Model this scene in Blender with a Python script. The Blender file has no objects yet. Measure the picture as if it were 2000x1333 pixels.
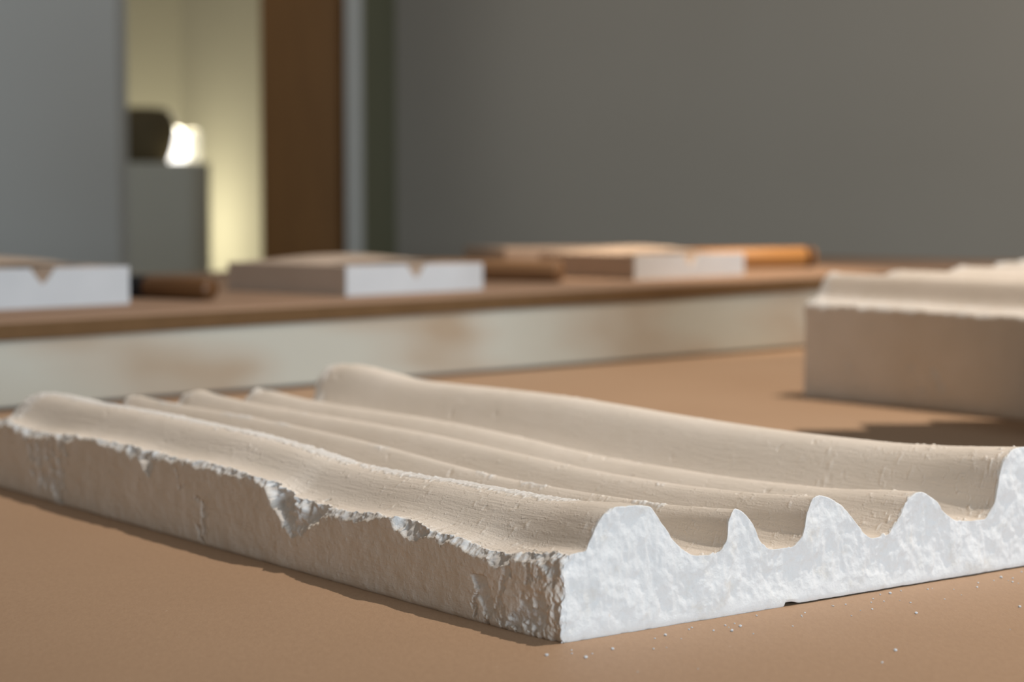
import bpy, bmesh, math, random
import numpy as np
from mathutils import Vector

scene = bpy.context.scene
COL = scene.collection
PI = math.pi

# ------------------------------------------------------------------ camera
cam_d = bpy.data.cameras.new('camera')
cam = bpy.data.objects.new('camera', cam_d)
COL.objects.link(cam)
cam.location = (0, 0, 0.19)
cam.rotation_euler = (PI / 2 - math.atan((666.5 - 410.0) / 3900.0), 0, 0)
cam_d.sensor_width = 36.0
cam_d.lens = 36.0 * 3900.0 / 2000.0
cam_d.clip_start = 0.01
cam_d.dof.use_dof = True
cam_d.dof.focus_distance = 0.95
cam_d.dof.aperture_fstop = 7.6
scene.camera = cam

# ------------------------------------------------------------------ world, lights, exposure
wd = bpy.data.worlds.new('world')
scene.world = wd
wd.use_nodes = True
bg = wd.node_tree.nodes['Background']
bg.inputs['Color'].default_value = (1.0, 0.90, 0.78, 1)
bg.inputs['Strength'].default_value = 0.195


def aim(o, p):
    o.rotation_euler = (Vector(p) - o.location).to_track_quat('-Z', 'Y').to_euler()


def area(name, loc, tgt, sx, sy, power, color):
    d = bpy.data.lights.new(name, 'AREA')
    d.shape = 'RECTANGLE'
    d.size, d.size_y = sx, sy
    d.energy = power
    d.color = color
    o = bpy.data.objects.new(name, d)
    COL.objects.link(o)
    o.location = loc
    aim(o, tgt)
    return o


def spot(name, loc, tgt, power, color, size, blend, radius):
    d = bpy.data.lights.new(name, 'SPOT')
    d.energy = power
    d.color = color
    d.spot_size = math.radians(size)
    d.spot_blend = blend
    d.shadow_soft_size = radius
    o = bpy.data.objects.new(name, d)
    COL.objects.link(o)
    o.location = loc
    aim(o, tgt)
    return o


def point(name, loc, power, color, radius):
    d = bpy.data.lights.new(name, 'POINT')
    d.energy = power
    d.color = color
    d.shadow_soft_size = radius
    o = bpy.data.objects.new(name, d)
    COL.objects.link(o)
    o.location = loc
    return o


# warm ceiling spot, high up on the right of the table
spot('ceiling_spot', (1.85, 1.50, 4.60), (0.90, 1.80, 0.0), 1020, (1.0, 0.885, 0.775), 46, 1.0, 0.02)
# cool daylight from a tall window behind the camera on the right
area('window_light', (2.3, -2.3, 0.75), (0.1, 1.2, 0.05), 1.2, 1.3, 114, (0.74, 0.89, 1.02))
# wash on the back wall
spot('wall_wash', (2.6, 2.2, 2.9), (1.7, 5.6, 1.2), 150, (0.93, 0.97, 0.95), 42, 0.22, 0.12)
spot('wall_warm_wash', (3.0, 2.6, 2.4), (2.5, 5.6, 0.7), 45, (1.0, 0.80, 0.62), 50, 1.0, 0.2)
# warm accent on the right hand end of the riser
spot('riser_spot', (1.3, 3.0, 3.6), (0.20, 2.95, 0.12), 640, (1.0, 0.74, 0.50), 13, 0.8, 0.02)
# warm lamps in the niche
point('niche_lamp_light', (-1.03, 6.32, 0.50), 5.0, (1.0, 0.91, 0.64), 0.03)
point('niche_floor_lamp_light', (-1.46, 7.45, 0.10), 8.5, (1.0, 0.93, 0.66), 0.04)

scene.view_settings.view_transform = 'Standard'
scene.view_settings.look = 'None'
scene.view_settings.gamma = 1.0
scene.view_settings.use_curve_mapping = False
scene.view_settings.exposure = 0.0


# ------------------------------------------------------------------ numpy noise
_rng = np.random.RandomState(7)
_PERM = np.concatenate([_rng.permutation(512)] * 3)
_GRAD = _rng.normal(size=(512, 3))
_GRAD /= np.linalg.norm(_GRAD, axis=1)[:, None]


def gnoise(x, y, z):
    xi, yi, zi = np.floor(x).astype(int), np.floor(y).astype(int), np.floor(z).astype(int)
    fx, fy, fz = x - xi, y - yi, z - zi
    xi &= 511; yi &= 511; zi &= 511
    s = lambda t: t * t * t * (t * (t * 6 - 15) + 10)
    wx, wy, wz = s(fx), s(fy), s(fz)
    r = 0
    for a in (0, 1):
        pa = _PERM[xi + a]
        for b in (0, 1):
            pb = _PERM[pa + yi + b]
            for c in (0, 1):
                g = _GRAD[_PERM[pb + zi + c]]
                dot = g[..., 0] * (fx - a) + g[..., 1] * (fy - b) + g[..., 2] * (fz - c)
                r = r + dot * (wx if a else 1 - wx) * (wy if b else 1 - wy) * (wz if c else 1 - wz)
    return r * 1.6


def fbm(x, y, z, octv=4, gain=0.5, lac=2.03):
    a, r, t = 1.0, 0, 0
    for i in range(octv):
        r = r + a * gnoise(x + 13.7 * i, y + 5.1 * i, z + 9.3 * i)
        t += a
        a *= gain
        x, y, z = x * lac, y * lac, z * lac
    return r / t


def smooth(a, b, x):
    t = np.clip((x - a) / (b - a), 0, 1)
    return t * t * (3 - 2 * t)


def pchip(xk, yk, x):
    xk, yk = np.asarray(xk, float), np.asarray(yk, float)
    hh = np.diff(xk)
    d = np.diff(yk) / hh
    m = np.zeros_like(xk)
    for i in range(1, len(xk) - 1):
        if d[i - 1] * d[i] > 0:
            w1, w2 = 2 * hh[i] + hh[i - 1], hh[i] + 2 * hh[i - 1]
            m[i] = (w1 + w2) / (w1 / d[i - 1] + w2 / d[i])
    m[0], m[-1] = d[0], d[-1]
    x = np.clip(x, xk[0], xk[-1])
    k = np.clip(np.searchsorted(xk, x) - 1, 0, len(hh) - 1)
    t = (x - xk[k]) / hh[k]
    return ((2 * t**3 - 3 * t**2 + 1) * yk[k] + (t**3 - 2 * t**2 + t) * hh[k] * m[k]
            + (-2 * t**3 + 3 * t**2) * yk[k + 1] + (t**3 - t**2) * hh[k] * m[k + 1])


# ------------------------------------------------------------------ node helpers
class NT:
    def __init__(self, name):
        self.m = bpy.data.materials.new(name)
        self.m.use_nodes = True
        self.t = self.m.node_tree
        self.b = self.t.nodes['Principled BSDF']

    def n(self, typ, **kw):
        o = self.t.nodes.new(typ)
        for k, v in kw.items():
            setattr(o, k, v)
        return o

    def l(self, a, b):
        self.t.links.new(a, b)

    def coord(self, scale=(1, 1, 1), rot=(0, 0, 0), kind='Object'):
        tc = self.n('ShaderNodeTexCoord')
        mp = self.n('ShaderNodeMapping')
        mp.inputs['Scale'].default_value = scale
        mp.inputs['Rotation'].default_value = rot
        self.l(tc.outputs[kind], mp.inputs['Vector'])
        return mp.outputs['Vector']

    def noise(self, vec, scale, detail=4, rough=0.55, dist=0.0):
        o = self.n('ShaderNodeTexNoise')
        o.inputs['Scale'].default_value = scale
        o.inputs['Detail'].default_value = detail
        o.inputs['Roughness'].default_value = rough
        o.inputs['Distortion'].default_value = dist
        self.l(vec, o.inputs['Vector'])
        return o.outputs['Fac']

    def ramp(self, fac, stops):
        o = self.n('ShaderNodeValToRGB')
        e = o.color_ramp.elements
        while len(e) < len(stops):
            e.new(0.5)
        for i, (p, c) in enumerate(stops):
            e[i].position = p
            e[i].color = (c[0], c[1], c[2], 1)
        self.l(fac, o.inputs['Fac'])
        return o.outputs['Color']

    def mix(self, fac, a, b, blend='MIX'):
        o = self.n('ShaderNodeMix', data_type='RGBA', blend_type=blend)
        ins = [o.inputs[0], o.inputs[6], o.inputs[7]]
        for s, v in zip(ins, (fac, a, b)):
            if hasattr(v, 'node'):
                self.l(v, s)
            elif isinstance(v, (int, float)):
                s.default_value = v
            else:
                s.default_value = (v[0], v[1], v[2], 1)
        return o.outputs[2]

    def math(self, op, a, b=0.0, c=None):
        o = self.n('ShaderNodeMath', operation=op)
        for s, v in zip(o.inputs, (a, b, c)):
            if v is None:
                continue
            if hasattr(v, 'node'):
                self.l(v, s)
            else:
                s.default_value = v
        return o.outputs[0]

    def bump(self, h, dist, strength=1.0, normal=None):
        o = self.n('ShaderNodeBump')
        o.inputs['Distance'].default_value = dist
        o.inputs['Strength'].default_value = strength
        self.l(h, o.inputs['Height'])
        if normal is not None:
            self.l(normal, o.inputs['Normal'])
        return o.outputs['Normal']

    def done(self, color, rough=0.9, normal=None, spec=0.2):
        if hasattr(color, 'node'):
            self.l(color, self.b.inputs['Base Color'])
        else:
            self.b.inputs['Base Color'].default_value = (*color, 1)
        self.b.inputs['Roughness'].default_value = rough
        self.b.inputs['Specular IOR Level'].default_value = spec
        if normal is not None:
            self.l(normal, self.b.inputs['Normal'])
        return self.m


def mat_plaster():
    t = NT('plaster')
    at = t.n('ShaderNodeAttribute', attribute_name='broken')
    br = at.outputs['Fac']
    v = t.coord()
    vs = t.coord((1.0, 0.07, 1.0))
    big = t.noise(v, 28, 4)
    coat = t.ramp(big, [(0.3, (0.735, 0.665, 0.58)), (0.7, (0.785, 0.715, 0.635))])
    blot = t.noise(v, 160, 5, 0.6)
    coat = t.mix(t.math('MULTIPLY', t.math('GREATER_THAN', blot, 0.66), 0.25), coat, (0.78, 0.72, 0.66))
    w1 = t.noise(v, 75, 5, 0.6)
    white = t.ramp(w1, [(0.25, (0.72, 0.69, 0.64)), (0.42, (0.77, 0.77, 0.76)), (0.75, (0.79, 0.79, 0.785))])
    w2 = t.noise(v, 55, 4, 0.7, 0.6)
    white = t.mix(t.math('MULTIPLY', t.math('GREATER_THAN', w2, 0.71), 0.5), white, (0.78, 0.70, 0.58))
    col = t.mix(br, coat, white)
    grain = t.noise(v, 900, 5, 0.65)
    stri = t.noise(vs, 700, 4, 0.6)
    keep = t.math('SUBTRACT', 1.0, br)
    h = t.math('ADD', t.math('MULTIPLY', grain, 0.55), t.math('MULTIPLY', t.math('MULTIPLY', stri, keep), 0.7))
    n1 = t.bump(h, 0.0007, 0.75)
    lump = t.noise(v, 260, 4, 0.6)
    sp = t.math('MAXIMUM', t.math('SUBTRACT', lump, 0.58), 0.0)
    n2 = t.bump(t.math('MULTIPLY', sp, t.math('SUBTRACT', 1.0, t.math('MULTIPLY', br, 0.75))), 0.006, 0.4, n1)
    return t.done(col, 0.95, n2, 0.12)


def mat_table():
    t = NT('brown_board')
    v = t.coord()
    a = t.noise(v, 5, 3)
    f = t.noise(t.coord((1, 0.35, 1), (0, 0, 0.6)), 420, 4, 0.7)
    c = t.ramp(a, [(0.3, (0.40, 0.262, 0.163)), (0.7, (0.435, 0.29, 0.184))])
    c = t.mix(t.math('MULTIPLY', t.math('SUBTRACT', f, 0.3), 0.75), c, (0.27, 0.165, 0.10))
    sp = t.noise(v, 260, 2, 0.5)
    c = t.mix(t.math('MULTIPLY', t.math('GREATER_THAN', sp, 0.765), 0.5), c, (0.62, 0.5, 0.4))
    n = t.bump(t.noise(v, 900, 3, 0.6), 0.0004, 0.5)
    return t.done(c, 0.62, n, 0.3)


def mat_simple(name, c1, c2, scale=3, rough=0.8, bump=0.0, spec=0.25, stretch=(1, 1, 1)):
    t = NT(name)
    v = t.coord(stretch)
    f = t.noise(v, scale, 4)
    c = t.ramp(f, [(0.3, c1), (0.7, c2)])
    n = t.bump(t.noise(v, scale * 25, 3), bump, 0.5) if bump else None
    return t.done(c, rough, n, spec)


def mat_ply():
    t = NT('pale_plywood')
    v = t.coord((0.42, 1.0, 3.4), (0, 0.12, 0))
    w = t.n('ShaderNodeTexWave', wave_type='RINGS', rings_direction='Z')
    w.inputs['Scale'].default_value = 2.0
    w.inputs['Distortion'].default_value = 5.0
    w.inputs['Detail'].default_value = 2.5
    w.inputs['Detail Scale'].default_value = 1.3
    t.l(v, w.inputs['Vector'])
    big = t.noise(t.coord((1, 1, 1.5)), 5.5, 2)
    f = t.math('MULTIPLY', w.outputs['Fac'], t.math('MULTIPLY', big, 1.3))
    c = t.ramp(f, [(0.10, (0.50, 0.51, 0.455)), (0.45, (0.475, 0.45, 0.385)), (0.85, (0.40, 0.325, 0.24))])
    return t.done(c, 0.6, None, 0.3)


def mat_wood(name, dark, light, axis_scale, scale=30):
    t = NT(name)
    f = t.noise(t.coord(axis_scale), scale, 5, 0.6, 0.4)
    c = t.ramp(f, [(0.3, dark), (0.7, light)])
    return t.done(c, 0.45, None, 0.4)


M = dict(
    plaster=mat_plaster(), table=mat_table(), ply=mat_ply(),
    wall=mat_simple('grey_wall_paint', (0.355, 0.318, 0.27), (0.37, 0.333, 0.285), 2, 0.85, 0.0005),
    wall_cool=mat_simple('cool_grey_paint', (0.65, 0.675, 0.66), (0.67, 0.695, 0.68), 2, 0.85, 0.0005),
    wall_green_shaded=mat_simple('shaded_green_grey_paint', (0.20, 0.205, 0.13), (0.22, 0.225, 0.15), 2, 0.85, 0.0005),  # green-grey return, its colour darkened for the shade beside the pale strip
    wall_cream=mat_simple('cream_wall_paint', (0.66, 0.63, 0.52), (0.69, 0.66, 0.55), 2, 0.85, 0.0005),
    strip=mat_simple('pale_grey_trim', (0.60, 0.60, 0.57), (0.64, 0.64, 0.61), 3, 0.6),
    door_wood=mat_wood('dark_brown_wood', (0.25, 0.115, 0.03), (0.31, 0.145, 0.04), (6, 6, 0.5), 6),
    floor=mat_simple('grey_concrete', (0.30, 0.28, 0.26), (0.36, 0.34, 0.31), 2, 0.8),
    pedestal=mat_simple('grey_plinth_paint', (0.70, 0.69, 0.62), (0.74, 0.73, 0.66), 3, 0.8),
    edge=mat_simple('dark_board_edge', (0.13, 0.075, 0.032), (0.155, 0.09, 0.04), 30, 0.7),
    board=mat_simple('brown_board_top', (0.29, 0.19, 0.128), (0.32, 0.21, 0.142), 6, 0.75),
    rod_dark=mat_wood('dark_walnut', (0.10, 0.045, 0.015), (0.17, 0.08, 0.03), (0.3, 6, 6)),
    rod_mid=mat_wood('brown_oak', (0.21, 0.115, 0.055), (0.30, 0.17, 0.085), (0.3, 6, 6)),
    rod_orange=mat_wood('orange_beech', (0.42, 0.19, 0.05), (0.54, 0.26, 0.08), (0.3, 6, 6)),
    black=mat_simple('black_rubber', (0.01, 0.01, 0.012), (0.018, 0.018, 0.02), 10, 0.5),
    end_dark=mat_simple('dark_end_grain', (0.06, 0.025, 0.012), (0.08, 0.035, 0.018), 40, 0.6),
    bowl=mat_simple('dark_brown_stoneware', (0.13, 0.10, 0.055), (0.16, 0.125, 0.07), 14, 0.7, 0.002),
    coat_tan=mat_simple('tan_coating', (0.33, 0.235, 0.18), (0.37, 0.27, 0.205), 20, 0.85),
    metal=mat_simple('dark_grey_metal', (0.12, 0.12, 0.12), (0.15, 0.15, 0.15), 5, 0.5),
)


# ------------------------------------------------------------------ object helpers
def link(name, me, parent=None):
    o = bpy.data.objects.new(name, me)
    COL.objects.link(o)
    if parent:
        o.parent = parent
    return o


def tag(o, label, cat, group=None):
    o['label'] = label
    o['category'] = cat
    if group:
        o['group'] = group
    return o


def empty(name, loc, rz, label, cat, group=None):
    o = bpy.data.objects.new(name, None)
    COL.objects.link(o)
    o.location = loc
    o.rotation_euler = (0, 0, rz)
    return tag(o, label, cat, group)


def bm_obj(name, bm, mat, parent=None, shade=False):
    me = bpy.data.meshes.new(name)
    bmesh.ops.recalc_face_normals(bm, faces=bm.faces)
    bm.to_mesh(me)
    bm.free()
    me.materials.append(mat)
    if shade:
        for p in me.polygons:
            p.use_smooth = True
    return link(name, me, parent)


def box(name, lo, hi, mat, parent=None, bevel=0.0, seg=2):
    bm = bmesh.new()
    bmesh.ops.create_cube(bm, size=1.0)
    for v in bm.verts:
        v.co = Vector([lo[i] + (v.co[i] + 0.5) * (hi[i] - lo[i]) for i in range(3)])
    if bevel:
        bmesh.ops.bevel(bm, geom=bm.edges[:], offset=bevel, segments=seg, affect='EDGES', profile=0.5)
    return bm_obj(name, bm, mat, parent)


def structure(o):
    o['kind'] = 'structure'
    return o


def vwall(name, p0, p1, z0, z1, th, mat):
    """upright wall slab from p0 to p1; its thickness goes to the left of p0->p1"""
    d = Vector((p1[0] - p0[0], p1[1] - p0[1], 0))
    o = box(name, (0, 0, 0), (d.length, th, z1 - z0), mat, None)
    o.location = (p0[0], p0[1], z0)
    o.rotation_euler = (0, 0, math.atan2(d.y, d.x))
    return structure(o)


def lathe(name, prof, mat, parent=None, n=40, axis='Z'):
    bm = bmesh.new()
    rings = []
    for r, z in prof:
        if r < 1e-6:
            rings.append([bm.verts.new((0, 0, z))])
        else:
            rings.append([bm.verts.new((r * math.cos(2 * PI * i / n), r * math.sin(2 * PI * i / n), z)) for i in range(n)])
    for a, b in zip(rings, rings[1:]):
        for i in range(n):
            j = (i + 1) % n
            if len(a) == 1 and len(b) == 1:
                continue
            if len(a) == 1:
                bm.faces.new((a[0], b[i], b[j]))
            elif len(b) == 1:
                bm.faces.new((a[i], a[j], b[0]))
            else:
                bm.faces.new((a[i], a[j], b[j], b[i]))
    if axis == 'X':
        for v in bm.verts:
            v.co = Vector((v.co.z, v.co.y, -v.co.x))
    return bm_obj(name, bm, mat, parent, True)


# ------------------------------------------------------------------ room
structure(box('floor', (-4, -3, -0.80), (5, 9.5, -0.75), M['floor']))
# partition on the left, cool grey
vwall('wall_left', (-4.0, 4.5), (-0.885, 4.5), -0.75, 2.6, 0.12, M['wall_cool'])
# grey back wall on the right with its short return
vwall('wall_back', (-0.335, 5.8), (3.6, 5.45), -0.75, 2.6, 0.12, M['wall'])
vwall('trim_2', (-0.396, 5.31), (-0.335, 5.8), -0.75, 2.6, 0.03, M['wall_green_shaded'])
# pale metal strip and dark wooden door jamb beside the opening
structure(box('trim_1', (-0.438, 5.27, -0.75), (-0.394, 5.33, 2.6), M['strip'], None, 0.004))
structure(box('door_1', (-0.668, 5.34, -0.75), (-0.44, 5.42, 2.6), M['door_wood'], None, 0.004))
# niche beyond the opening
vwall('wall_niche_back', (-3.2, 8.0), (-1.313, 8.0), -0.75, 2.6, 0.12, M['wall_cream'])
vwall('wall_niche_right', (-1.313, 8.0), (-0.60, 6.8), -0.75, 2.6, 0.03, M['wall_cream'])

# ------------------------------------------------------------------ table
tb = empty('table', (0, 0, -0.75), 0, 'large brown board table carrying the grooved plaster slabs and the low riser', 'table')
box('tabletop', (-1.7, -0.25, 0.715), (1.9, 4.1, 0.75), M['table'], tb, 0.002)
for lx in (-1.6, 1.75):
    for ly in (-0.15, 3.95):
        box('leg', (lx, ly, 0.0), (lx + 0.06, ly + 0.06, 0.715), M['metal'], tb, 0.002)

# ------------------------------------------------------------------ riser with plywood front
PD = Vector((0.7138, 0.7003, 0)); PN = Vector((-0.7003, 0.7138, 0))
RA = math.atan2(PD.y, PD.x)
F0 = Vector((-0.4799, 1.8688, 0))


def zb(s):                       # height of the board's top, it rises a little to the right
    return 0.0860 + (s) * 0.01435 * 0.7138


def on_board(s, n):
    p = F0 + PD * s + PN * n
    return Vector((p.x, p.y, zb(s)))


rs = empty('display_riser', (F0.x, F0.y, 0), RA, 'low display riser with pale plywood front and brown board lid on the table', 'riser')


def slab_part(name, s0, s1, n0, n1, zl0, zl1, zh0, zh1, mat, bevel=0.0015, rake=0.0):
    bm = bmesh.new()
    vs = [bm.verts.new(c) for c in ((s0, n0, zl0), (s1, n0 + rake, zl1), (s1, n1, zl1), (s0, n1, zl0),
                                    (s0, n0, zh0), (s1, n0 + rake, zh1), (s1, n1, zh1), (s0, n1, zh0))]
    for f in ((0, 1, 2, 3), (4, 5, 6, 7), (0, 1, 5, 4), (1, 2, 6, 5), (2, 3, 7, 6), (3, 0, 4, 7)):
        bm.faces.new([vs[i] for i in f])
    if bevel:
        bmesh.ops.recalc_face_normals(bm, faces=bm.faces)
        bmesh.ops.bevel(bm, geom=bm.edges[:], offset=bevel, segments=2, affect='EDGES', profile=0.5)
    return bm_obj(name, bm, mat, rs)


S0, S1 = -0.75, 1.96
TH = 0.0195
slab_part('lid_board', S0, S1, 0.0, 0.86, zb(S0) - TH, zb(S1) - TH, zb(S0), zb(S1), M['board'], 0.004)
slab_part('lid_edge', S0 + 0.002, S1 - 0.002, -0.0012, 0.0, zb(S0) - TH + 0.001, zb(S1) - TH + 0.001, zb(S0) - 0.003, zb(S1) - 0.003, M['edge'], 0)
slab_part('front_panel', S0 + 0.01, S1 - 0.02, 0.0008, 0.016, 0.004, 0.004, zb(S0) - TH, zb(S1) - TH, M['ply'], 0.001)
slab_part('back_panel', S0 + 0.01, S1 - 0.02, 0.82, 0.834, 0.004, 0.004, zb(S0) - TH, zb(S1) - TH, M['ply'], 0.001)
slab_part('side_panel', S0 + 0.01, S0 + 0.024, 0.026, 0.818, 0.004, 0.004, zb(S0) - TH, zb(S0) - TH, M['ply'], 0.001)
slab_part('side_panel', S1 - 0.034, S1 - 0.02, 0.026, 0.818, 0.004, 0.004, zb(S1) - TH, zb(S1) - TH, M['ply'], 0.001)
slab_part('plinth_strip', S0 + 0.02, S1 - 0.04, 0.012, 0.80, 0.0, 0.0, 0.0042, 0.0042, M['metal'], 0)


# ------------------------------------------------------------------ fluted plaster slabs
def grid_faces(idx):
    a = idx[:-1, :-1].ravel(); b = idx[1:, :-1].ravel(); c = idx[1:, 1:].ravel(); d = idx[:-1, 1:].ravel()
    return np.stack([a, b, c, d], 1)


def poly_sd(px, py, poly):
    """signed distance to polygon, positive inside"""
    d = np.full(px.shape, 1e9)
    ins = np.zeros(px.shape, bool)
    n = len(poly)
    for i in range(n):
        x0, y0 = poly[i]; x1, y1 = poly[(i + 1) % n]
        ex, ey = x1 - x0, y1 - y0
        t = np.clip(((px - x0) * ex + (py - y0) * ey) / (ex * ex + ey * ey), 0, 1)
        d = np.minimum(d, np.hypot(px - x0 - t * ex, py - y0 - t * ey))
        c = ((y0 > py) != (y1 > py)) & (px < ex * (py - y0) / (ey if ey else 1e-9) + x0)
        ins ^= c
    return np.where(ins, d, -d)


def fluted_slab(name, us, vs, nz, topz, vwarp, chips, side_rough, powder, seed, end_amp=1.0):
    """local x runs across the grooves, y along them (0 = the broken end nearest the camera)"""
    U, V = np.meshgrid(us, vs, indexing='ij')
    nu, nv = U.shape
    def margin(rec, v):               # a recess of the rim dies out across the top
        return rec * np.clip(1 - v / (1.3 * np.abs(rec) + 0.002), 0, 1)

    # ---- shared displacement fields (metres)
    def end_y(v, z):                  # relief of the broken end, positive = inwards
        k = fbm(v * 38 + seed, z * 30, z * 0 + 3.1, 4, 0.55)
        rid = 1 - np.abs(fbm(v * 70, z * 34 + seed, z * 0 + 8.2, 4, 0.6)) * 2
        fine = fbm(v * 330, z * 260, z * 0 + seed, 4, 0.6)
        low = smooth(0.0, 0.010, z)
        return end_amp * (0.0034 * k + 0.0009 * (1 - rid) + 0.0004 * fine) * (0.25 + 0.75 * low) + 0.002

    def end_yU(v, z):
        return 0.003 * fbm(v * 45, z * 40, z * 0 + 21.3, 4, 0.55) + 0.0012 * fbm(v * 260, z * 220, z * 0 + 2.7, 3)

    def side_fields(u, z, ze):        # ze: height of the rim there
        wob = fbm(u * 170, z * 150, u * 0 + seed + 4.4, 4, 0.6)
        rim_w = 0.0026 + 0.006 * np.maximum(fbm(u * 46, u * 0 + 1.7, u * 0 + seed, 3, 0.6), -0.25) + 0.0028 * wob
        rim = smooth(0.0, 0.0010, rim_w - (ze - z))
        brk = rim.copy()
        rec = 0.0006 * rim + np.clip(rim_w - (ze - z), 0, 0.006) * 0.9
        for wt, poly in chips:
            sd = poly_sd(u * 1000, z * 1000, poly) / 1000.0 + (0.0038 if wt >= 1 else 0.010) * wob
            zmin = min(q[1] for q in poly) / 1000.0
            m = smooth(-0.0002, 0.0010, sd)
            if wt >= 1:
                brk = np.maximum(brk, m)
                rec = np.maximum(rec, m * (0.0006 + (0.42 * np.maximum(z - zmin, 0) + 0.35 * np.clip(sd, 0, 0.004)) * np.clip(0.7 + 1.3 * fbm(u * 95, z * 75, u * 0 + 14.4, 3, 0.6), 0.12, 1.4)))
            else:
                sc = smooth(0.0, 0.22, fbm(u * 120 + 3, z * 70, u * 0 + 5.5, 4, 0.6) + 0.06)
                brk = np.maximum(brk, m * sc * 0.95 * wt * 2)
                rec = rec + m * 0.0016 * sc
        rough = 0.0006 * fbm(u * 60, z * 80, u * 0 + 2.2, 4) + side_rough * 0.0002 * np.maximum(fbm(u * 240, z * 240, u * 0 + 6, 4, 0.6), 0) * -1.5
        rough = rough + brk * 0.0018 * fbm(u * 220, z * 220, u * 0 + 9.9, 4, 0.6)
        corner = np.exp(-u / 0.020)
        rec = rec + rough + corner * (0.0035 + 0.004 * fbm(u * 70, z * 60, u * 0 + 1.1, 4, 0.6) + 0.0015 * fbm(u * 300, z * 260, u * 0 + 31.0, 3, 0.6))
        return np.minimum(rec, 0.0075), brk

    # ---- top
    vref = V
    Z = topz(U, V)
    ze_line = Z[:, 0].copy()
    jag = 0.0022 * np.minimum(fbm(us * 75, us * 0 + 0.3, us * 0 + seed, 4, 0.65) - 0.1, 0.3) + 0.0010 * fbm(us * 420, us * 0, us * 0 + 4, 3, 0.6)
    edge_fall = np.exp(-V / 0.006)
    Z = Z + jag[:, None] * edge_fall
    ze_line = Z[:, 0]
    # fine relief on the coated surface, drawn out along the grooves
    Z = Z + 0.00016 * fbm(U * 14, V * 420, U * 0 + seed, 3, 0.6)
    lumps = np.maximum(fbm(U * 190, V * 210, U * 0 + 7.7 + seed, 4, 0.6) - 0.22, 0)
    lmask = smooth(-0.1, 0.35, fbm(U * 22, V * 26, U * 0 + 1.3, 3)) + 0.9 * np.exp(-U / 0.05)
    Z = Z + 0.0024 * lumps * lmask
    pits = np.maximum(fbm(U * 85, V * 120, U * 0 + 17.7, 3, 0.6) - 0.42, 0)
    Z = Z - 0.006 * pits
    Z = Z + 0.0035 * smooth(0.03, 0.0, us[-1] - U) * fbm(U * 110, V * 110, U * 0 + 3.3, 4, 0.6)
    P = powder(U, V)
    ncr = fbm(U * 260, V * 260, U * 0 + 12, 4, 0.65)
    pm = smooth(0.15, 0.5, P + 0.55 * ncr)
    Z = Z + pm * (0.0004 + 0.0010 * np.maximum(ncr, 0))
    ragn = 0.0018 + 0.0060 * fbm(V * 210, V * 0 + 4, U * 90, 4, 0.65)
    b_end = smooth(-0.0006, 0.0008, ragn - U)
    b_far = smooth(-0.001, 0.002, 0.012 + 0.016 * fbm(V * 120, V * 0 + 9, U * 60, 4, 0.6) - (us[-1] - U)) * 0.6
    rimn = 0.0012 + 0.0026 * fbm(U * 160, V * 200, U * 0 + 2.9, 4, 0.65)
    b_rim = smooth(-0.0008, 0.0012, rimn - V) * 0.9
    Bt = np.maximum.reduce([b_end, b_far, b_rim, pm * 0.8])
    Z = np.maximum(Z, 0.004)
    X = vwarp(U, V); Y = U.copy()
    # carry the displacement of the faces into the margin of the top
    rec0, brk0 = side_fields(us, ze_line, ze_line)
    X = X + margin(rec0[:, None], V)
    Y = Y + end_y(vs, Z[0])[None, :] * np.exp(-U / 0.004) - end_yU(vs, Z[-1])[None, :] * np.exp(-(us[-1] - U) / 0.005)
    top = np.stack([X, Y, Z], -1)
    verts = [top.reshape(-1, 3)]
    brk = [Bt.ravel()]
    faces = []
    tid = np.arange(nu * nv).reshape(nu, nv)
    faces.append(grid_faces(tid))
    base = nu * nv

    def wall_strip(top_ids, P_top, fn, flip):
        nonlocal base
        m = len(top_ids)
        w = np.linspace(0, 1, nz + 1)[1:]
        z = P_top[:, 2][:, None] * (1 - w)[None, :]
        p, b = fn(z)
        idx = np.concatenate([top_ids[:, None], base + np.arange(m * nz).reshape(m, nz)], 1)
        verts.append(p.reshape(-1, 3)); brk.append(b.ravel())
        base += m * nz
        f = grid_faces(idx)
        faces.append(f[:, ::-1] if flip else f)

    # side facing the camera (v = 0)
    def f_side(z):
        u = np.repeat(us[:, None], z.shape[1], 1)
        rec, b = side_fields(u, z, ze_line[:, None])
        foot = 0.0012 * np.exp(-z / 0.0012)
        yy = u + end_y(0 * z, z) * np.exp(-u / 0.004) - end_yU(0 * z, z) * np.exp(-(us[-1] - u) / 0.005)
        return np.stack([vwarp(u, 0 * u) + rec + foot, yy, z], -1), np.maximum(b, smooth(-0.0005, 0.001, 0.002 + 0.003 * fbm(u * 100, z * 130, z * 0, 3) - u))
    wall_strip(tid[:, 0], top[:, 0], f_side, True)

    # broken end (u = 0)
    def f_end(z):
        v = np.repeat(vs[:, None], z.shape[1], 1)
        rec, b = side_fields(0 * v, z, ze_line[0])
        foot = (0.0010 + 0.0012 * np.maximum(fbm(v * 160, v * 0, v * 0 + seed, 3), 0)) * np.exp(-z / 0.0014)
        lift = 0.0007 * smooth(0.1395, 0.1405, v) + 0.0012 * smooth(0.1392, 0.1402, v) * smooth(0.150, 0.144, v)
        lift = lift * smooth(0.004, 0.0, z) * end_amp
        return np.stack([vwarp(0 * v, v) + margin(rec, v), end_y(v, z) + foot, z + lift], -1), np.ones_like(z)
    wall_strip(tid[0, :], top[0, :], f_end, False)

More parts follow.
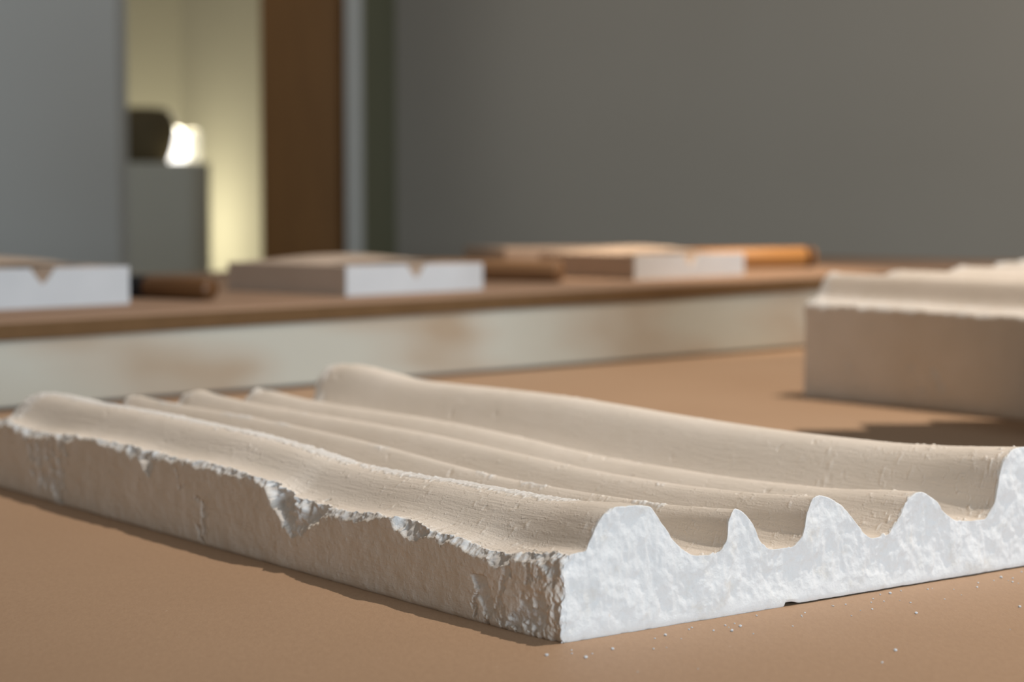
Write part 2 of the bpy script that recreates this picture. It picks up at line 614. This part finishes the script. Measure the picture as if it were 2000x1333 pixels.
    # far side and far end
    def f_right(z):
        u = np.repeat(us[:, None], z.shape[1], 1)
        yy = u + end_y(vs[-1] + 0 * z, z) * np.exp(-u / 0.004) - end_yU(vs[-1] + 0 * z, z) * np.exp(-(us[-1] - u) / 0.005)
        return np.stack([vwarp(u, vs[-1] + 0 * u), yy, z], -1), 0 * z
    wall_strip(tid[:, -1], top[:, -1], f_right, False)

    def f_far(z):
        v = np.repeat(vs[:, None], z.shape[1], 1)
        rec, b = side_fields(us[-1] + 0 * v, z, ze_line[-1])
        return np.stack([vwarp(us[-1] + 0 * v, v) + margin(rec, v), us[-1] - end_yU(v, z), z], -1), 0.6 + 0 * z
    wall_strip(tid[-1, :], top[-1, :], f_far, True)

    co = np.concatenate(verts); fb = np.concatenate(faces); at = np.concatenate(brk)
    # underside
    x0, y0 = co[:, 0].min() + 0.004, co[:, 1].min() + 0.005
    n0 = len(co)
    me = bpy.data.meshes.new(name)
    me.vertices.add(n0)
    me.vertices.foreach_set('co', co.astype(np.float32).ravel())
    nf = len(fb)
    me.loops.add(nf * 4)
    me.polygons.add(nf)
    me.loops.foreach_set('vertex_index', fb.astype(np.int32).ravel())
    me.polygons.foreach_set('loop_start', np.arange(0, nf * 4, 4, dtype=np.int32))
    me.polygons.foreach_set('loop_total', np.full(nf, 4, dtype=np.int32))
    me.polygons.foreach_set('use_smooth', np.ones(nf, dtype=bool))
    me.update(calc_edges=True)
    a = me.attributes.new('broken', 'FLOAT', 'POINT')
    a.data.foreach_set('value', at.astype(np.float32))
    me.materials.append(M['plaster'])
    return link(name, me)


# traced cross-section of the broken end (mm across, mm high)
NEAR = [(0, 38.9), (6, 38.7), (16.5, 39.3), (21.7, 47.9), (27.6, 55.4), (34.6, 58.2), (42.4, 58.1), (53.6, 56.7), (61.3, 48.3), (70.6, 37.3),
        (81.7, 30.9), (94.4, 30.5), (100.2, 35.4), (103, 46.2), (107.8, 49.9), (117.1, 43.5), (122.9, 33.2), (129.6, 28.8), (142.5, 28.3),
        (151, 35.3), (153.6, 44.5), (161.2, 51.8), (177.2, 45.9), (188.1, 35.5), (199.2, 27.3), (208.4, 27.7), (219.4, 37.7), (224.9, 45),
        (231.6, 47.8), (244, 42.5), (250, 36.2), (265.8, 29.5), (283.9, 28.8), (291, 36.5), (294.7, 50), (298.6, 59.6), (307.6, 64.5),
        (316, 64.9), (324, 63.0), (330, 58)]
EDGE = [(0, 39.3), (.004, 39.3), (.054, 34.1), (.082, 36.9), (.135, 40.1), (.187, 37.2), (.233, 38.8), (.257, 44.3), (.324, 47.2), (.387, 46.4), (.428, 47.5), (.509, 46.4), (.566, 43.5), (.617, 46.5), (.632, 45)]
CREST = [
    [(0, 57.6), (.014, 57.2), (.051, 54.6), (.091, 54.1), (.133, 54.0), (.178, 53.0), (.227, 53.6), (.279, 57.6), (.336, 60.4), (.397, 61.4), (.464, 62.6), (.537, 62.4), (.591, 63.5), (.617, 63), (.632, 60)],
    [(0, 49.9), (.015, 48.9), (.059, 45.9), (.09, 45.1), (.131, 44.7), (.175, 44.9), (.221, 46.6), (.271, 49.5), (.325, 52.2), (.383, 54.1), (.446, 55.4), (.486, 55.9), (.557, 56.2), (.609, 57.4), (.632, 55)],
    [(0, 51.8), (.022, 49.8), (.072, 46.2), (.111, 45.2), (.152, 45.2), (.196, 46.4), (.242, 48.5), (.292, 50.7), (.345, 52.4), (.402, 53.4), (.463, 53.8), (.529, 54.8), (.577, 56.6), (.613, 58.4), (.632, 56)],
    [(0, 47.8), (.019, 46.7), (.068, 42.7), (.144, 41.2), (.185, 41.7), (.229, 42.4), (.275, 44.6), (.325, 47.8), (.377, 50.4), (.433, 51.7), (.493, 52.1), (.557, 53.4), (.584, 54.6), (.614, 56.6), (.632, 55)],
    [(0, 64.5), (.018, 63.1), (.052, 60.6), (.094, 59.0), (.155, 58.8), (.222, 60.2), (.266, 61.7), (.313, 63.8), (.373, 65.8), (.437, 66.2), (.506, 66.0), (.531, 67.0), (.568, 70.6), (.6, 72.8), (.632, 70)],
]
CV = [0.043, 0.108, 0.1615, 0.2316, 0.311]
VV = [0.088, 0.136, 0.204, 0.276]
CHIPS = [
    (1, [(428.0, 51.0), (411.4, 51.1), (403.3, 46.2), (417.2, 39.9), (424.0, 42.3)]),
    (1, [(406.0, 51.0), (381.9, 50.3), (382.0, 43.4), (388.8, 36.0), (393.0, 30.7), (399.6, 34.9), (406.2, 41.6)]),
    (1, [(259.0, 45.8), (248.0, 42.6), (237.3, 42.0), (216.2, 41.7), (191.8, 39.8), (195.9, 33.0), (210.2, 24.8), (224.9, 17.5), (233.3, 19.1), (241.8, 27.4), (252.5, 34.9)]),
    (.5, [(589.1, 49.5), (558.8, 50.7), (507.4, 55.1), (510.1, 23.3), (515.6, 0.2), (550.8, 1.4), (563.4, 17.7), (576.1, 34.2)]),
    (.5, [(356.1, 47.8), (347.3, 45.1), (348.8, 35.5), (354.0, 29.0), (357.6, 36.9)]),
    (.5, [(334.0, 26.5), (324.2, 26.5), (320.9, 10.6), (329.7, 1.3), (342.0, 2.0), (328.1, 15.5)]),
    (1, [(191.8, 40.9), (172.2, 41.1), (153.1, 41.3), (160.7, 34.3), (172.2, 33.9), (184.0, 33.4)]),
    (1, [(299.9, 49.4), (281.4, 49.5), (265.6, 46.2), (267.9, 42.6), (283.8, 43.1), (297.7, 43.3)]),
    (1, [(138.3, 44.2), (122.0, 41.7), (106.2, 41.6), (97.5, 39.3), (106.2, 33.3), (116.7, 30.4), (129.2, 34.2)]),
    (1, [(99.3, 41.1), (82.3, 40.8), (77.3, 39.0), (90.8, 30.9), (95.9, 34.6)]),
    (1, [(61.0, 39.2), (49.9, 37.9), (40.5, 35.4), (35.9, 30.5), (46.7, 27.1), (56.2, 30.4)]),
    (.5, [(63.0, 39.1), (54.5, 37.7), (5.9, 40.2), (-9.4, 42), (-10.8, 1.8), (5.8, -1.2), (16.3, -0.6), (66.0, -2.0), (63.1, 20.5), (47.5, 26.1), (55.9, 30.0)]),
]


def profile_pair(near, sig=0.0055):
    g = np.linspace(0, near[-1][0] / 1000, 1321)
    z = pchip([p[0] / 1000 for p in near], [p[1] / 1000 for p in near], g)
    dx = g[1] - g[0]
    def blur(a, s):
        k = int(4 * s / dx)
        w = np.exp(-0.5 * (np.arange(-k, k + 1) * dx / s) ** 2); w /= w.sum()
        pad = np.concatenate([2 * a[0] - a[k:0:-1], a, 2 * a[-1] - a[-2:-k - 2:-1]])
        return np.convolve(pad, w, 'valid')
    return g, blur(z, 0.0009), blur(z, sig)


g1, zs1, zb1 = profile_pair(NEAR)


def top_main(U, V):
    w = smooth(0.01, 0.09, U)
    zp = np.interp(V, g1, zs1) * (1 - w) + np.interp(V, g1, zb1) * w
    # corrections at the landmarks
    lm_v = [0.0]
    us = U[:, 0]
    ww = smooth(0.01, 0.09, us)
    def cur(v):
        return np.interp(v, g1, zs1) * (1 - ww) + np.interp(v, g1, zb1) * ww
    e = pchip(*zip(*EDGE), us) / 1000
    cz = [pchip(*zip(*c), us) / 1000 for c in CREST]
    d = [e - cur(0.0)]
    dc = [z - cur(v) for z, v in zip(cz, CV)]
    sag = [z - z[0] for z in cz]
    out_v = [0.0, CV[0]]; out_d = [d[0], dc[0]]
    for k in range(4):
        base = np.interp(VV[k], g1, zs1) - cur(VV[k])
        out_v.append(VV[k]); out_d.append(0.85 * base * ww + 0.5 * (sag[k] + sag[k + 1]))
        out_v.append(CV[k + 1]); out_d.append(dc[k + 1])
    out_v.append(0.330); out_d.append(sag[4])
    out_v = np.array(out_v); D = np.stack(out_d, 1)
    vs = V[0]
    k = np.clip(np.searchsorted(out_v, vs) - 1, 0, len(out_v) - 2)
    t = (vs - out_v[k]) / (out_v[k + 1] - out_v[k])
    t = t * t * (3 - 2 * t)
    corr = D[:, k] * (1 - t)[None] + D[:, k + 1] * t[None]
    return zp + corr


def vwarp_main(U, V):
    dv = np.interp(V, [0, .043, .107, .161, .2316, .310, .33], [0, -.0055, -.007, -.0136, -.0273, -.0373, -.040])
    return V + dv * U / 0.617


def powder_main(U, V):
    a = np.exp(-((V - 0.0425) / 0.0085) ** 2) * smooth(0.02, 0.06, U) * (0.72 + 0.6 * fbm(U * 16, U * 0, U * 0 + 3, 2))
    a = a + 0.55 * np.exp(-((V - 0.108) / 0.003) ** 2) * smooth(0.1, 0.5, fbm(U * 22, U * 0 + 5, U * 0 + 3, 2) + 0.25)
    a = a + 0.35 * np.exp(-((V - 0.1615) / 0.003) ** 2) * smooth(0.1, 0.5, fbm(U * 22, U * 0 + 8, U * 0 + 3, 2))
    a = a + 0.9 * smooth(0.035, 0.0, 0.63 - U) * np.exp(-((V - 0.03) / 0.03) ** 2)
    return a - 0.12


us_main = np.concatenate([np.linspace(0, 0.02, 56)[:-1], np.linspace(0.02, 0.25, 420)[:-1], np.linspace(0.25, 0.630, 430)])
vs_main = np.concatenate([np.linspace(0, 0.014, 36)[:-1], np.linspace(0.014, 0.33, 600)])
slab = fluted_slab('plaster_slab', us_main, vs_main, 90, top_main, vwarp_main, CHIPS, 1.0, powder_main, 0.0)
slab.location = (0.02056, 0.86098, 0.0)
slab.rotation_euler = (0, 0, math.radians(36.8035))
tag(slab, 'large pale grooved plaster slab in the foreground with chipped rim and white broken end', 'plaster slab')

# the taller block on the right: same family, thick, runs out of the frame
NEAR2 = [(0, 96.5), (6, 97.5), (14, 99), (20, 104), (26, 118), (32, 125.5), (44, 124.5), (58, 112), (75, 104), (95, 104), (112, 116), (122, 124.6), (140, 126.8),
         (155, 116), (175, 108), (200, 110), (215, 122), (226, 126.6), (240, 129.5), (255, 118), (275, 114), (290, 126), (298, 133.5), (310, 131), (325, 131), (340, 134.0), (352, 128)]
g2, zs2, zb2 = profile_pair(NEAR2, 0.003)


def top_block(U, V):
    z = np.interp(V, g2, zb2)
    return z + 0.0012 * fbm(U * 9, V * 9, U * 0 + 2, 3) - 0.003 * smooth(0.34, 0.0, U) * np.exp(-V / 0.05)


us_b = np.linspace(0, 0.325, 240)
vs_b = np.concatenate([np.linspace(0, 0.014, 22)[:-1], np.linspace(0.014, 0.352, 260)])
block = fluted_slab('plaster_block', us_b, vs_b, 44, top_block, lambda U, V: V + 0 * U,
                    [(.5, [(268, 40), (258, 40), (248, 18), (258, 15)]), (.5, [(190, 42), (180, 42), (165, 18), (175, 15)]), (.5, [(160, 38), (152, 38), (140, 22), (148, 20)])],
                    0.5, lambda U, V: 0.45 * np.exp(-((V - 0.012) / 0.009) ** 2) - 0.1 + 0 * U, 41.0)
block.location = (0.2966 + 0.325 * 0.59907, 2.0209 - 0.325 * 0.80069, 0)
block.rotation_euler = (0, 0, math.radians(36.8035))
tag(block, 'thick tan plaster block with ridged top at the right edge of the picture', 'plaster block')

# unseen tiers added beyond the right edge to cast the stepped table shadow
st = empty('stepped_shadow_caster', (0.508, 1.50, 0), 0, 'tall stepped shadow caster, added unseen on the table beyond the right edge of the picture', 'shadow caster')
box('tier', (0, 0, 0), (0.16, 0.268, 0.42), M['board'], st, 0.002)
box('tier', (0, 0, 0.42), (0.16, 0.232, 0.60), M['board'], st, 0.002)
box('tier', (0, 0, 0.60), (0.16, 0.182, 0.76), M['board'], st, 0.002)


# ------------------------------------------------------------------ small notched moulds on the riser
def mould(s, n, w, length, hgt, rz, label, coat):
    p = on_board(s, n)
    r = empty('plaster_mould', p, rz, label, 'plaster mould', 'small notched plaster moulds on the riser')
    # body: extruded profile with a round groove in the middle of the top, open at the white end
    prof = [(0, 0), (w, 0), (w, hgt)]
    c = w * 0.5; gr = 0.0145
    for i in range(11):
        a = PI * i / 10
        prof.append((c + gr * (1 - 2 * i / 10.0) * (0.75 + 0.25 * abs(1 - 2 * i / 10.0)), hgt - 0.017 * (1 - abs(1 - 2 * i / 10.0) ** 1.5)))
    prof.append((0, hgt))
    bm = bmesh.new()
    A_ = [bm.verts.new((x, 0.003, z)) for x, z in prof]
    B_ = [bm.verts.new((x, length, z)) for x, z in prof]
    k = len(prof)
    bm.faces.new(A_); bm.faces.new(B_[::-1])
    for i in range(k):
        bm.faces.new((A_[i], A_[(i + 1) % k], B_[(i + 1) % k], B_[i]))
    bm_obj('body', bm, coat, r)
    bm = bmesh.new()
    A_ = [bm.verts.new((x, 0.0, z)) for x, z in prof]
    B_ = [bm.verts.new((x, 0.003, z)) for x, z in prof]
    bm.faces.new(A_); bm.faces.new(B_[::-1])
    for i in range(k):
        bm.faces.new((A_[i], A_[(i + 1) % k], B_[(i + 1) % k], B_[i]))
    o = bm_obj('end_face', bm, M['white'], r)
    o['label'] = 'bare white plaster end'
    # low swell along the top of the block
    bm = bmesh.new()
    rows = []
    for j in range(9):
        y = length * (0.25 + 0.75 * j / 8)
        hgt2 = 0.010 * math.sin(PI * min(1.0, 0.08 + j / 9.0)) + 0.001
        rows.append([bm.verts.new((w * (0.06 + 0.88 * i / 8), y, hgt - 0.0005 + hgt2 * math.sin(PI * i / 8) ** 0.6)) for i in range(9)])
    for a, b in zip(rows, rows[1:]):
        for i in range(8):
            bm.faces.new((a[i], a[i + 1], b[i + 1], b[i]))
    bm_obj('crown', bm, coat, r, True)
    return r


M['white'] = mat_simple('white_plaster', (0.60, 0.63, 0.66), (0.64, 0.67, 0.70), 20, 0.9, 0.0008)
M['coat_light'] = mat_simple('light_coating', (0.50, 0.40, 0.32), (0.54, 0.44, 0.36), 20, 0.85)
mould(0.045, 0.172, 0.205, 0.24, 0.0425, RA - 0.06, 'white ended plaster mould at the left edge of the riser, nearest the grey partition', M['coat_light'])
mould(0.499, 0.094, 0.208, 0.24, 0.0345, RA - 0.04, 'white ended plaster mould in the middle of the riser, between the two brown dowels', M['coat_light'])
mould(1.020, 0.120, 0.218, 0.19, 0.0330, RA - 0.05, 'white ended plaster mould with orange lit top beside the orange dowel', M['coat_light'])
tbp = on_board(1.30, 0.62)
tl = box('plaster_tablet', (0, 0, 0), (0.30, 0.20, 0.028), M['coat_light'], None, 0.003)
tl.location = (-0.012, 3.16, 0.1010)
tl.rotation_euler = (0, 0, 0.35)
tag(tl, 'flat tan tablet lying behind the brown dowel and the right hand mould on the riser', 'tablet')


def dowel(p0, p1, r, mat, label, caps):
    d = Vector(p1) - Vector(p0)
    L = d.length
    o = empty('wooden_dowel', (p0[0], p0[1], p0[2]), math.atan2(d.y, d.x), label, 'dowel', 'round wooden dowels on the riser')
    o.rotation_euler = (0, -math.asin(d.z / L), math.atan2(d.y, d.x))
    lathe('shaft', [(0, 0.0), (r * .9, 0.0), (r, 0.002), (r, L - 0.004), (r * .85, L - 0.001), (0, L)], mat, o, 32, 'X')
    for a, m, nm in caps:
        x0, x1 = (L * a[0], L * a[1])
        lathe(nm, [(0, x0), (r * 1.02, x0), (r * 1.03, x0 + 0.002), (r * 1.02, x1 - 0.006), (r * 0.8, x1), (0, x1 + 0.0005)], m, o, 32, 'X')
    return o


def zw(x, y):
    q = Vector((x, y, 0)) - F0
    return zb(q.dot(PD))


def dw(x0, y0, x1, y1, r, mat, label, caps):
    dowel((x0, y0, zw(x0, y0) + r), (x1, y1, zw(x1, y1) + r), r, mat, label, caps)


dw(-0.455, 2.315, -0.333, 2.215, 0.0125, M['rod_dark'], 'dark walnut dowel with a black collar beside the leftmost mould', [((0.02, 0.37), M['black'], 'collar')])
dw(-0.150, 2.74, 0.064, 2.612, 0.0145, M['rod_mid'], 'brown dowel lying between the middle mould and the right hand mould', [])
dw(0.25, 3.035, 0.467, 3.090, 0.0155, M['rod_orange'], 'orange brown dowel with a dark rounded tip at the right end of the riser', [((0.93, 1.0), M['end_dark'], 'tip')])

# ------------------------------------------------------------------ niche: plinth, bowl, lamp
pl = box('grey_plinth', (-0.40, 0.0, 0.0), (0.0, 0.34, 1.081), M['pedestal'], None, 0.003)
pl.location = (-0.905, 6.0, -0.75)
pl.rotation_euler = (0, 0, 0.15)
tag(pl, 'grey plinth in the lit niche carrying the dark bowl and small lamp', 'plinth')
bw = lathe('stoneware_bowl', [(0, 0.0), (0.072, 0.0), (0.083, 0.006), (0.098, 0.05), (0.106, 0.095), (0.107, 0.115), (0.101, 0.140), (0.085, 0.160), (0.065, 0.168), (0.062, 0.164), (0.07, 0.10), (0.06, 0.03), (0, 0.02)], M['bowl'])
bw.location = (-1.130, 6.11, 0.331)
tag(bw, 'dark brown stoneware bowl on the grey plinth beside the glowing lamp', 'bowl')
lp = empty('small_lamp', (-1.034, 6.282, 0.331), 0, 'small glowing glass lamp on the grey plinth behind the dark bowl', 'lamp')
gl = NT('lit_glass')
gl.b.inputs['Emission Color'].default_value = (1.0, 0.93, 0.72, 1)
gl.b.inputs['Emission Strength'].default_value = 0.85
M['lit_glass'] = gl.done((0.9, 0.88, 0.8), 0.4)
fl = NT('bright_filament')
fl.b.inputs['Emission Color'].default_value = (1.0, 0.97, 0.9, 1)
fl.b.inputs['Emission Strength'].default_value = 3.0
M['filament'] = fl.done((1, 1, 1), 0.4)
lathe('base', [(0, 0), (0.05, 0), (0.05, 0.008), (0, 0.008)], M['metal'], lp)
b1 = lathe('glass_shade', [(0.024, 0.008), (0.030, 0.014), (0.031, 0.070), (0.025, 0.100), (0.012, 0.112), (0.0, 0.114)], M['filament'], lp)
b1.location = (-0.018, -0.004, 0)
b2 = lathe('glass_shade', [(0.018, 0.008), (0.021, 0.012), (0.021, 0.095), (0.016, 0.106), (0.0, 0.108)], M['lit_glass'], lp)
b2.location = (0.034, 0.004, 0)

# crumbs of plaster scattered on the board in front of the broken end and on the ridges
rc = random.Random(5)
bm = bmesh.new()
vd = Vector((0.80069, 0.59907, 0)); ud = Vector((-0.59907, 0.80069, 0)); A0 = Vector((0.02056, 0.86098, 0))
for i in range(75):
    a = rc.uniform(-0.02, 0.34)
    b = -0.004 - abs(rc.gauss(0, 0.016)) if i < 62 else -rc.uniform(0.004, 0.12)
    p = A0 + vd * a + ud * b
    sz = rc.choice((0.0003, 0.0004, 0.0005, 0.0005, 0.0008))
    m = bmesh.ops.create_icosphere(bm, subdivisions=1, radius=sz)
    for v in m['verts']:
        v.co = Vector((v.co.x * rc.uniform(.7, 1.4), v.co.y * rc.uniform(.7, 1.4), v.co.z * rc.uniform(.6, 1.0))) + p + Vector((0, 0, sz * 0.6))
cr = bm_obj('plaster_crumbs', bm, M['white'])
cr['kind'] = 'stuff'
tag(cr, 'fine white plaster crumbs scattered on the brown board below the broken slab end', 'crumbs')
